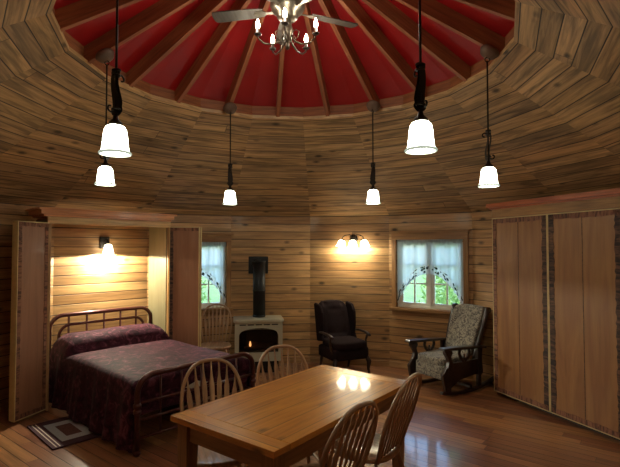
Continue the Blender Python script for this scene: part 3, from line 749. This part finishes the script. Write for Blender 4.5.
# ------------------------------------------------------------------ windsor chairs
def make_chair():
    r = thing('windsor_chair', (0, 0, 0), 0, 'x', 'chair', 'matching arrow-back dining chairs')
    zs = .435
    out = []
    for i in range(40):
        a = 2*PI*i/40; c, s_ = math.cos(a), math.sin(a); e = .72
        x = math.copysign(abs(c)**e, c)*.215; y = math.copysign(abs(s_)**e, s_)*.205
        x *= 1-.10*(y/.205 > 0)*(y/.205); out.append((x, y))
    se = MB(); n = len(out)
    rings = [(.0, -.012, 0), (.6, -.012, 0), (.85, -.003, 0), (.97, 0, 0), (1.0, -.01, 0), (1.0, -.024, 0), (.93, -.036, 0), (0, -.036, 0)]
    se.grid(n, len(rings)-1, lambda a, t: (out[round(a*n) % n][0]*rings[round(t*7)][0], out[round(a*n) % n][1]*rings[round(t*7)][0], zs+rings[round(t*7)][1]), closeu=True,
            uvf=lambda a, t: (out[round(a*n) % n][1]*rings[round(t*7)][0], out[round(a*n) % n][0]*rings[round(t*7)][0]))
    se.build('seat', 'chair', r)
    lp = [(0, .011), (.08, .013), (.12, .019), (.16, .014), (.3, .019), (.5, .021), (.62, .019), (.66, .023), (.7, .018), (.85, .016), (1, .013)]
    tips = {}
    for sx in (-1, 1):
        for sy in (-1, 1):
            a = (sx*.15, sy*.14, zs-.03); b = (sx*.205, sy*(.20 if sy < 0 else .23), 0); tips[sx, sy] = (Vector(a), Vector(b))
            MB().turned(a, b, lp).build('leg', 'chair', r)
    stp = [(0, .008), (.25, .011), (.5, .015), (.75, .011), (1, .008)]
    mids = []
    for sx in (-1, 1):
        p = tips[sx, -1][0].lerp(tips[sx, -1][1], .55); q = tips[sx, 1][0].lerp(tips[sx, 1][1], .55); mids.append((p+q)/2)
        MB().turned(p, q, stp, 8).build('stretcher', 'chair', r)
    MB().turned(mids[0], mids[1], stp, 8).build('stretcher', 'chair', r)
    H = .93; y0 = .165; lean = .145
    def bk(x, z): return (x, y0+lean*(z-zs)/(H-zs)+.02*((z-zs)/(H-zs))**2-.055*(1-(abs(x)/.21)**2)*0 , z)
    pts = []
    for i in range(33):
        t = PI*i/32; c = math.cos(t); s_ = math.sin(t)
        x = -.208*math.copysign(abs(c)**.75, c); z = .66+(H-.66)*s_**.95 if s_ > 0 else .66
        pts.append(bk(x, z))
    pts = [bk(-.165, zs-.02), bk(-.19, .53), bk(-.204, .6)]+pts+[bk(.204, .6), bk(.19, .53), bk(.165, zs-.02)]
    MB().tube(pts, .0125, 10, flat=1.15).build('back_hoop', 'chair', r)
    for i in range(7):
        u = (i-3)/3; xb = u*.125; xt = u*.168
        zt = .66+(H-.66)*(1-abs(xt/.208)**(2/.75))**.475 - .006
        pr = [(0, .0065), (.12, .0075), (.3, .008), (.52, .0165), (.6, .018), (.72, .017), (.78, .011), (.86, .0065), (1, .005)]
        s_ = MB(); p0 = Vector(bk(xb, zs-.015)); p1 = Vector(bk(xt, zt))
        ts = [j/24 for j in range(25)]
        def wd(t):
            for (a, p), (b, q) in zip(pr, pr[1:]):
                if t <= b: return p+(q-p)*(t-a)/(b-a)
            return .005
        d = (p1-p0); ax = Vector((1, 0, 0)); nn = d.cross(ax).normalized(); ax = nn.cross(d).normalized(); LL = d.length
        s_.grid(10, 24, lambda a, t: p0+d*t+ax*(wd(t)*math.cos(2*PI*a))+nn*(.0065*math.sin(2*PI*a)), closeu=True, uvf=lambda a, t: (t*LL, a*.05))
        s_.build('spindle', 'chair', r)
    return r
def face(fx, fy): return math.atan2(fy, fx)+PI/2
ch = make_chair()
ch.location = (-.585, 3.02, 0); ch.rotation_euler.z = face(.36, -.93); ch['label'] = 'arrow-back wooden chair at table, nearest the bed footboard'
dup(ch, (-.135, 3.47, 0), face(.30, -.95), 'arrow-back wooden chair at table in front of the gas stove')
dup(ch, (.02, 2.60, 0), face(-.74, .67), 'arrow-back wooden chair at table nearest the camera, on its wardrobe side')
dup(ch, (.375, 3.10, 0), face(-.82, .57), 'arrow-back wooden chair at table, between the nearest chair and the rocking chair')
dup(ch, (-1.275, 6.28, 0), face(.12, -.99), 'arrow-back wooden chair standing by the wall between bed and stove')

# ------------------------------------------------------------------ dining table
tb = thing('dining_table', (-.037, 3.058, 0), R(52.5), 'honey pine rectangular dining table with glossy plank top', 'table')
TL, TW = 1.48, .80
mb = MB(); mb.box((0, 0, .743), (TL-.24, TW, .034), ax=0); top_ = mb.build('tabletop', 'table', tb, .003)
for s_ in (-1, 1):
    mb = MB(); mb.box((s_*(TL/2-.06+.0008), 0, .743), (.1185, TW, .034), ax=1); mb.build('end_board', 'table', top_, .003)
for s_ in (-1, 1):
    mb = MB(); mb.box((0, s_*(TW/2-.05), .672), (TL-.2, .022, .105)); mb.build('apron', 'tableleg', tb, .002)
    mb = MB(); mb.box((s_*(TL/2-.06), 0, .672), (.022, TW-.2, .105)); mb.build('apron', 'tableleg', tb, .002)
for sx in (-1, 1):
    for sy in (-1, 1):
        mb = MB(); x, y = sx*(TL/2-.07), sy*(TW/2-.07); t = .041
        b0 = .027
        V = [(x-t, y-t, .725), (x+t, y-t, .725), (x+t, y+t, .725), (x-t, y+t, .725)]; V2 = [(x-t, y-t, .6), (x+t, y-t, .6), (x+t, y+t, .6), (x-t, y+t, .6)]; V3 = [(x-b0, y-b0, 0), (x+b0, y-b0, 0), (x+b0, y+b0, 0), (x-b0, y+b0, 0)]
        for Aq, Bq in ((V, V2), (V2, V3)):
            for i in range(4):
                j = (i+1) % 4; mb.face([Aq[i], Bq[i], Bq[j], Aq[j]], [(Aq[i][2], i*.1), (Bq[i][2], i*.1), (Bq[j][2], i*.1+.08), (Aq[j][2], i*.1+.08)])
        mb.face(V3[::-1], [(0, 0)]*4); mb.face(V, [(0, 0)]*4); mb.build('leg', 'tableleg', tb)

# ------------------------------------------------------------------ wingback armchair
wc = thing('wingback_armchair', (.46, 6.50, 0), R(25), 'dark charcoal wingback armchair with tufted back against the wall', 'armchair')
mb = MB()
mb.pillow((0, 0, .30), (.56, .52, .16), .22); mb.build('seat_base', 'char', wc)
MB().pillow((0, -.03, .415), (.50, .52, .12), .4).build('seat_cushion', 'char', wc)
def tuft(q, x, y, z):
    if y < 0:
        for bx, bz in [(-.12, -.25), (.12, -.25), (0, -.08), (-.13, .08), (.13, .08), (0, .24), (-.14, .38), (.14, .38)]:
            d2 = (q.x-bx)**2+(q.z-.68-bz*.62)**2; q.y += .035*math.exp(-d2/.0011)
    q.y += .16*(q.z-.4)/.57
    q.x *= 1-.06*max(0, z); q.z += .02*(1-(q.x/.24)**2) if z > 0 else 0
    return q
MB().pillow((0, .20, .665), (.47, .13, .57), .38, nu=64, nv=48, fn=tuft).build('backrest', 'char', wc)
for sx in (-1, 1):
    w_ = MB(); w_.prism([(.23, .42), (.08, .44), (.13, .52), (.11, .66), (.12, .82), (.19, .925), (.34, .945), (.37, .93), (.27, .42)], .045, T(sx*.258, 0, 0) @ Matrix(((0, 0, 1, 0), (1, 0, 0, 0), (0, 1, 0, 0), (0, 0, 0, 1))))
    w_.build('wing', 'char', wc, .018, seg=3)
    a_ = MB(); a_.tube([(sx*.27, .18, .55), (sx*.29, .05, .565), (sx*.295, -.1, .56), (sx*.29, -.2, .545), (sx*.285, -.235, .53)], [.02, .022, .024, .026, .02], 10, flat=.7); A_ = a_.build('armrest', 'walnut', wc)
    p_ = MB(); p_.tube([(sx*.285, -.18, .55), (sx*.28, -.14, .46), (sx*.27, -.17, .35)], [.018, .015, .018], 10); p_.build('arm_post', 'walnut', A_)
    MB().tube([(sx*.24, -.22, .25), (sx*.262, -.255, .19), (sx*.25, -.25, .09), (sx*.255, -.265, .03), (sx*.26, -.28, 0)], [.032, .034, .019, .017, .022], 10).build('leg', 'walnut', wc)
    MB().tube([(sx*.23, .2, .25), (sx*.23, .23, .1), (sx*.23, .27, 0)], [.024, .02, .017], 8).build('leg', 'walnut', wc)

# ------------------------------------------------------------------ platform rocker
rk = thing('rocking_chair', (1.71, 5.845, 0), face(-.86, -.51), 'dark wood rocking chair with damask upholstery beneath the window', 'rocking chair')
YZ = Matrix(((0, 0, 1, 0), (1, 0, 0, 0), (0, 1, 0, 0), (0, 0, 0, 1)))   # prism outline (y,z), thickness along x
MB().pillow((0, -.06, .365), (.47, .54, .12), .38).build('seat_cushion', 'damask', rk)
MB().pillow((0, -.05, .255), (.46, .56, .17), .16).build('seat_front', 'damask', rk)
bk_ = MB()
def bf(q, x, y, z):
    q.y += .24*(q.z-.38)/.6+.02*z*z; q.x *= 1+.08*z; return q
bk_.pillow((0, .19, .68), (.46, .11, .62), .33, nu=40, nv=28, fn=bf); B_ = bk_.build('backrest', 'damask', rk)
for sx in (-1, 1):
    p = MB(); p.tube([(sx*.225, .2, .3), (sx*.235, .245, .45), (sx*.255, .33, .7), (sx*.262, .42, .92), (sx*.262, .445, .965)], [.026, .028, .03, .032, .026], 10); p.build('back_post', 'walnut', rk)
    MB().tube([(sx*.23, .44, .95), (sx*.285, .44, .95)], .036, 16).build('back_scroll', 'walnut', rk)
    arm = MB(); arm.prism([(-.41, .543), (-.39, .57), (-.1, .562), (.2, .54), (.33, .525), (.33, .50), (.2, .515), (-.37, .538)], .095, T(sx*.285, 0, 0) @ YZ); A_ = arm.build('armrest', 'walnut', rk, .008)
    # scrolled front support
    s_ = MB(); s_.prism([(-.36, .53), (-.25, .53), (-.235, .50), (-.26, .46), (-.25, .42), (-.22, .36), (-.22, .30), (-.30, .27), (-.315, .33), (-.29, .40), (-.315, .45), (-.35, .49)], .05, T(sx*.285, 0, 0) @ YZ); s_.build('arm_support', 'walnut', A_, .006)
    # lyre in the side
    l_ = MB()
    for q in (-1, 1): l_.tube([(sx*.285, -.02+q*.075, .53), (sx*.285, -.02+q*.085, .48), (sx*.285, -.02+q*.06, .43), (sx*.285, -.02+q*.02, .39), (sx*.285, -.02, .37)], .016, 8, flat=1.3)
    l_.tube([(sx*.285, -.02, .37), (sx*.285, -.02, .47)], .012, 8); l_.build('lyre_splat', 'walnut', A_)
    r2 = MB(); r2.prism([(.2, .515), (.28, .51), (.27, .4), (.29, .2), (.21, .2), (.2, .36)], .045, T(sx*.285, 0, 0) @ YZ); r2.build('rear_support', 'walnut', A_, .005)
    sd = MB(); sd.prism([(-.33, .33), (-.24, .38), (.0, .375), (.26, .385), (.28, .18), (.15, .2), (-.1, .17), (-.24, .1), (-.34, .06), (-.37, .16), (-.39, .26)], .04, T(sx*.28, 0, 0) @ YZ); sd.build('side_panel', 'walnut', rk, .006)
    rn = MB(); 
    up = [(-.40+.97*i/16, .035+.24*((i/16-.38))**2*1.1) for i in range(17)]; lo = [(y, z-.035) for y, z in up]
    rn.prism(up+lo[::-1], .045, T(sx*.28, 0, 0) @ YZ); rn.build('runner', 'walnut', rk, .005)
    pst = MB(); pst.box((sx*.28, -.29, .085), (.045, .06, .13)); pst.build('leg', 'walnut', rk, .005)
    pst = MB(); pst.box((sx*.28, .24, .13), (.04, .055, .18)); pst.build('leg', 'walnut', rk, .005)
mb = MB(); mb.box((0, .1, .06), (.56, .04, .04)); mb.build('stretcher', 'walnut', rk, .004)

# ------------------------------------------------------------------ sky, camera, view
W_ = bpy.data.worlds.new('sky'); S.world = W_; W_.use_nodes = True; nt = W_.node_tree; nt.nodes.clear()
sk = nt.nodes.new('ShaderNodeTexSky'); sk.sky_type = 'NISHITA'; sk.sun_disc = False; sk.sun_elevation = R(48); sk.sun_rotation = R(200)
bg = nt.nodes.new('ShaderNodeBackground'); bg.inputs[1].default_value = 1.7; ou = nt.nodes.new('ShaderNodeOutputWorld')
nt.links.new(sk.outputs[0], bg.inputs[0]); nt.links.new(bg.outputs[0], ou.inputs[0])
cam = bpy.data.cameras.new('camera'); cam.sensor_width = 36; cam.lens = 465/620*36; cam.clip_start = .05
co = bpy.data.objects.new('camera', cam); COL.objects.link(co); co.location = (0, 0, 1.72); co.rotation_euler = (R(90+1.85), 0, 0); S.camera = co
S.view_settings.view_transform = 'Standard'; S.view_settings.look = 'None'; S.view_settings.exposure = 0; S.view_settings.gamma = 1
S.view_settings.use_curve_mapping = False
